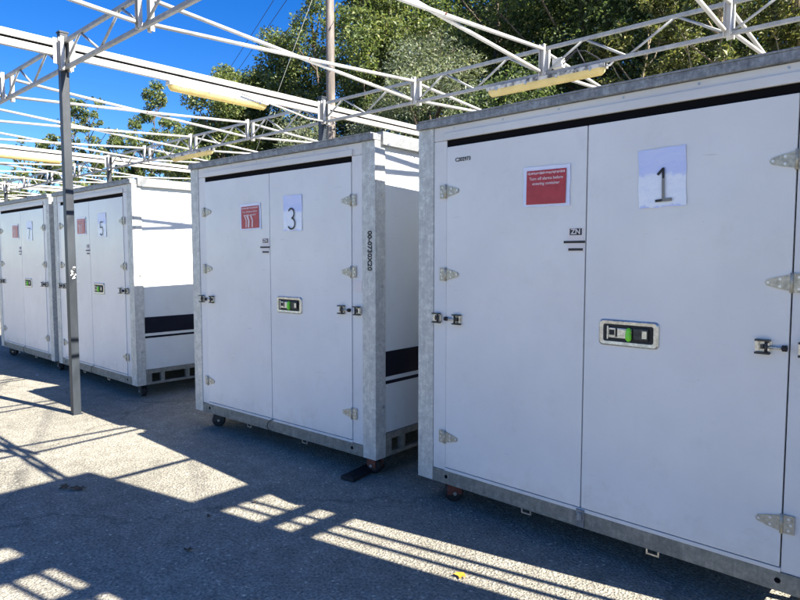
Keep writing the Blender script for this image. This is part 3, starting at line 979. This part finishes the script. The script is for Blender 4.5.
def vegetation():
    def put(u, d, *a, **k):
        x, y = polar(u, d); return tree(x, y, *a, **k)
    bt = 'trees on the bank behind the containers'
    D, O, G = M['leaf_dark'], M['leaf_olive'], M['leaf_grey']
    for i, (u, d, top, rx, mt, lv, sz, nar, lab) in enumerate((
            (224, 31, 10.4, 2.3, O, 30000, 0.15, 0.5, 'rounded olive tree beside the open sky, next to the overhead wires'),
            (200, 36, 8.6, 2.0, D, 16000, 0.16, 0.5, 'dark low tree at the edge of the open sky'),
            (283, 33, 12.6, 2.7, O, 36000, 0.16, 0.5, 'tall olive tree just behind the guy wire'),
            (252, 38, 10.4, 3.2, D, 26000, 0.18, 0.5, 'dark tree filling the gap behind the overhead wires'),
            (258, 33, 10.7, 2.2, O, 26000, 0.15, 0.5, 'olive tree with a flat top under the overhead wires'),
            (318, 31, 13.6, 1.9, O, 16000, 0.15, 0.5, 'thin crowned tree rising behind the utility pole'),
            (368, 27, 14.0, 2.5, O, 44000, 0.15, 0.5, 'tall yellow green tree right beside the utility pole'),
            (312, 25, 6.6, 2.6, G, 30000, 0.13, 0.36, 'pale grey green bushy tree at the foot of the utility pole'),
            (365, 23, 5.8, 2.2, G, 24000, 0.13, 0.36, 'low grey green tree between utility pole and willow'),
            (436, 22, 8.6, 2.5, G, 44000, 0.13, 0.32, 'grey green willow tree with narrow pale leaves'),
            (405, 33, 15.5, 3.4, D, 30000, 0.18, 0.5, 'dark tall tree behind the grey green willow'),
            (492, 28, 14.5, 3.6, O, 46000, 0.16, 0.5, 'broad tree with yellow green top beyond the willow'),
            (575, 24, 13.0, 3.6, D, 50000, 0.14, 0.5, 'dark green leafy tree above the mouldy strip light'),
            (520, 19, 6.6, 2.4, D, 34000, 0.12, 0.5, 'dark bushy tree low behind the mouldy strip light'),
            (655, 25, 13.5, 3.8, D, 46000, 0.15, 0.5, 'tall dark tree behind the yellowish shrub'),
            (765, 23, 13.5, 3.8, D, 46000, 0.15, 0.5, 'tall dark tree above the container numbered 1'),
            (455, 37, 17.0, 4.4, D, 26000, 0.24, 0.55, 'tall dark tree far behind the willow'),
            (535, 36, 17.0, 4.4, D, 26000, 0.24, 0.55, 'tall dark tree far up the bank behind the mouldy strip light'),
            (615, 35, 17.0, 4.4, D, 26000, 0.24, 0.55, 'tall dark tree far up the bank behind the yellowish shrub'),
            (700, 34, 17.0, 4.4, D, 26000, 0.24, 0.55, 'tall dark tree far up the bank behind the crossed white tubes'),
            (790, 34, 17.0, 4.4, D, 26000, 0.24, 0.55, 'tall dark tree far up the bank behind the container numbered 1'),
            (870, 22, 12.5, 3.6, D, 24000, 0.17, 0.5, 'tall dark tree at the far end of the bank'))):
        put(u, d, top, rx, lab, mt, i + 1, leaves=lv, size=sz, narrow=nar, base=0.06, nclump=70, group=bt, cr=(0.20, 0.40))
    # shrubs close behind the row
    bs = 'shrubs growing behind the canopy frame'
    for i, (u, d, top, rx, mt, lab) in enumerate((
            (640, 15.4, 7.4, 1.9, 'leaf_shrub', 'yellow green shrub with tan twigs behind the container numbered 1'),
            (708, 14.8, 7.8, 2.0, 'leaf_shrub', 'sparse tan twigged shrub behind the crossing of two white tubes'),
            (780, 14.4, 7.4, 1.9, 'leaf_shrub', 'tall leafy shrub with tan twigs beside the sparse tan twigged one'),
            (455, 16.5, 4.6, 1.5, 'leaf_grey', 'low grey green shrub under the willow'),
            (392, 17.5, 4.6, 1.5, 'leaf_grey', 'low pale shrub behind the container numbered 3'))):
        x, y = polar(u, d)
        tree(x, y, top, rx, lab, M[mt], 40 + i, base=0.06, leaves=20000 if i > 2 else 13000, size=0.11, nclump=90, cr=(0.08, 0.20), narrow=0.38, cat='shrub', name='shrub', trunk=0.075, bark='twig', group=bs)
    # open, half bare trees against the sky on the left
    bl = 'sparse young trees against the blue sky'
    for i, (u, d, top, rx, lv, lab) in enumerate((
            (157, 40, 11.6, 2.0, 3000, 'sparse tree with upright twiggy top beside the dark low tree'),
            (172, 43, 10.2, 1.9, 2200, 'sparse tree between the twiggy topped tree and the dark low tree'),
            (118, 44, 9.4, 1.7, 2000, 'thin tree between the canopy post and the twiggy topped tree'),
            (141, 42, 8.6, 1.8, 2600, 'small thin tree tucked beside the twiggy topped tree'),
            (96, 41, 10.6, 1.9, 2600, 'sparse tree right beside the dark canopy post'),
            (80, 46, 11.8, 1.4, 900, 'very thin tree with a lone leafy tip behind the canopy post'),
            (54, 43, 8.8, 1.7, 2000, 'sparse tree on the open side of the canopy post'),
            (28, 44, 8.4, 1.6, 1300, 'thin yellowing tree farthest along the bank'))):
        x, y = polar(u, d)
        tree(x, y, top, rx, lab, M['leaf_olive'], 60 + i, base=0.14, leaves=int(lv * 2.6), size=0.17, nclump=80, narrow=0.55, trunk=0.09, group=bl, cr=(0.09, 0.22))
    for i, (u, d) in enumerate(((185, 48), (120, 52), (60, 55), (5, 58), (-50, 60))):
        x, y = polar(u, d)
        tree(x, y, 6.2 + 0.5 * (i % 2), 3.4, ('low leafy tree under the dark low tree', 'low leafy tree behind the container numbered 5', 'low leafy tree beyond the canopy post', 'low leafy tree beyond the container numbered 7', 'low leafy tree farthest from the utility pole')[i], M['leaf_olive'], 80 + i, base=0.05, leaves=12000, size=0.22, nclump=40, trunk=0.12, group='low trees along the far edge of the yard')


# ------------------------------------------------------------------ pole, wires, unseen added pylon
def pole_and_wires():
    x, y = -16.75, 14.9
    z = max(0, hill_height(x, y))
    root = empty('utility_pole', (x, y, z - 0.3), 0, None, 'weathered wooden utility pole standing among the trees', 'utility pole')
    MB().tube([(0, 0, 0), (0.01, 0, 4), (0, 0.01, 8), (0, 0, 13.6)], [0.185, 0.17, 0.155, 0.13], 14).build('shaft', M['pole'], root)
    MB().box(-1.1, 1.1, -0.18, -0.06, 12.6, 12.74).build('crossarm', M['pole'], root, rot=(0, 0, 0.4))
    for i, zz in enumerate((5.6, 6.3, 7.0, 7.7, 8.4, 9.1, 9.8)):
        s = -1 if i % 2 else 1
        MB().tube([(0, 0, 0), (0.24 * s, -0.16, 0.0)], 0.018, 6).build('step_bolt', M['dark_steel'], root, (0.0, -0.02, zz))
    MB().tube([(0, 0, 12.4), (-4.3, -2.7, 0.3)], 0.010, 6).build('guy_wire', M['guy'], root)
    d = Vector((-0.92, 0.39, 0))
    for i, (o, zz, r) in enumerate(((-0.65, 10.7, 0.011), (-0.36, 10.55, 0.011), (0.25, 10.4, 0.011), (2.3, 11.6, 0.011))):
        b = MB()
        base = Vector((2.3, 5.4, 0)) + Vector((0.39, 0.92, 0)) * o
        pts = []
        for k in range(25):
            t = -14 + 74 * k / 24
            s = (t - 23) / 37
            pts.append(base + d * t + Vector((0, 0, zz - 0.5 * (1 - s * s))))
        w = b.tube(pts, r, 6).build('overhead_wire', M['wire'])
        tag(w, ('black overhead wire, lower of the close pair crossing the sky', 'black overhead wire, upper of the close pair crossing the sky', 'single black overhead wire crossing the sky between pair and pole', 'black overhead wire passing close beside the utility pole')[i], 'wire', 'overhead wires')


def occluder():
    """Added unseen pylon off to the right: its column, rails and side bars are shaped to throw the striped shade on the yard."""
    root = empty('shade_occluder', (1.5, 2.68, 0), 0, None, 'added unseen pylon sign with barred sides, beyond the container numbered 1', 'shade caster')  # invented, out of view, shaped to cast the stripes of shade
    MB().box(0, 0.30, -0.49, 0.49, 0, 5.55).build('column', M['brick'], root, bevel=0.01)
    for y in (0.600, 0.717, -0.607, -0.738):
        MB().bar((0.02, y, 0), (0.02, y, 4.45), 0.034).build('bar', M['post'], root)
    for z0, z1 in ((4.37, 4.555), (3.975, 4.035), (3.735, 3.81), (1.0, 1.06), (0.2, 0.26)):
        for s in (-1, 1):
            MB().box(-0.02, 0.06, *((0.4905, 1.05) if s > 0 else (-1.6, -0.4905)), z0, z1).build('rail', M['post'], root)
    MB().box(-0.06, 0.13, -2.9, -0.4905, 4.81, 5.62).build('shade_board', M['header'], root, bevel=0.01)


# ------------------------------------------------------------------ small things on the ground
def fallen_leaf(x, y, size, mat, label, seed, n=1):
    g = random.Random(seed)
    b = MB()
    for i in range(n):
        cx, cy = (0, 0) if n == 1 else (g.uniform(-1, 1) * size * 0.9, g.uniform(-1, 1) * size * 0.6)
        a0 = g.uniform(0, 6.28); k = len(b.v); m = 10
        b.v.append((cx, cy, 0.008))
        for j in range(m):
            a = a0 + 2 * pi * j / m
            r = size * (0.52 if j % 2 else 0.30) * g.uniform(0.75, 1.15)
            b.v.append((cx + r * cos(a), cy + r * sin(a) * 0.8, 0.004 + g.uniform(0, 0.016)))
        for j in range(m):
            b.f.append((k, k + 1 + j, k + 1 + (j + 1) % m)); b.s.append(True)
    me = b.mesh('fallen_leaf', fix=False)
    o = link('fallen_leaf', me, mat, None, (x, y, 0.002))
    tag(o, label, 'leaf', 'fallen leaves on the asphalt')


def litter():
    fallen_leaf(-1.883, 2.551, 0.085, M['leaf_yellow'], 'yellow fallen leaf lying in the sunlit strip', 1)
    fallen_leaf(-4.72, 1.66, 0.10, M['leaf_litter'], 'clump of dark brown leaves in the shade beside the canopy post', 2, 3)
    fallen_leaf(-3.20, 1.745, 0.075, M['leaf_litter'], 'curled brown leaf alone in the wide shadow', 3)
    fallen_leaf(-3.52, 2.07, 0.05, M['leaf_litter'], 'small ochre brown leaf at the end of the sunlit strip', 4)
    fallen_leaf(-3.50, 2.41, 0.04, M['leaf_litter'], 'tiny dark leaf lying on the striped sunlit patch', 5)
    fallen_leaf(-9.6, 3.02, 0.05, M['paper'], 'pale scrap of leaf in front of the container numbered 7', 6)
    # steel plate under the front corner of the container numbered 3
    o = MB().box(-0.20, 0.20, -0.06, 0.06, 0.002, 0.030).box(-0.17, -0.11, -0.02, 0.02, 0.030, 0.036).build('skid_plate', M['black'], None, (-3.375, 3.31, 0), (0, 0, 1.72), bevel=0.004)
    tag(o, 'flat black steel plate under the corner of the container numbered 3', 'plate')


ground()
hillside()
container('1', -2.7554, 3.2345, -0.0256, 'white storage container with the number 1 sheet on its door', red_casters=(0,), seal='clip')
container('3', -5.6210, 3.1829, 0.0284, 'white storage container with the number 3 sheet and a stencilled corner post', red_casters=(1,), notice_torn=True, post_text='00-0730X20')
container('5', -9.5488, 3.2957, -0.0036, 'white storage container with the number 5 sheet, behind the canopy post', notice_torn=True)
container('7', -12.1451, 3.2886, 0.0007, 'white storage container with the number 7 sheet, last of the row', notice_torn=True)
canopy()
light_fixture((POSTS_X[-1], 4.365, 3.7015), pi / 2, 'yellowed strip light under the white cross beam beside the front canopy post', False)
light_fixture((-3.40, TRUSS_Y[2], ZB - 0.022), 0, 'mouldy strip light under the truss above the container numbered 1', True)
light_fixture((-10.56, TRUSS_Y[2], ZB - 0.022), 0, 'mouldy strip light under the truss behind the container numbered 5', True)
light_fixture((-14.07, 4.365, 3.7015), pi / 2, 'yellowed strip light on the cross beam above the container numbered 7', False)
pole_and_wires()
occluder()
litter()
vegetation()
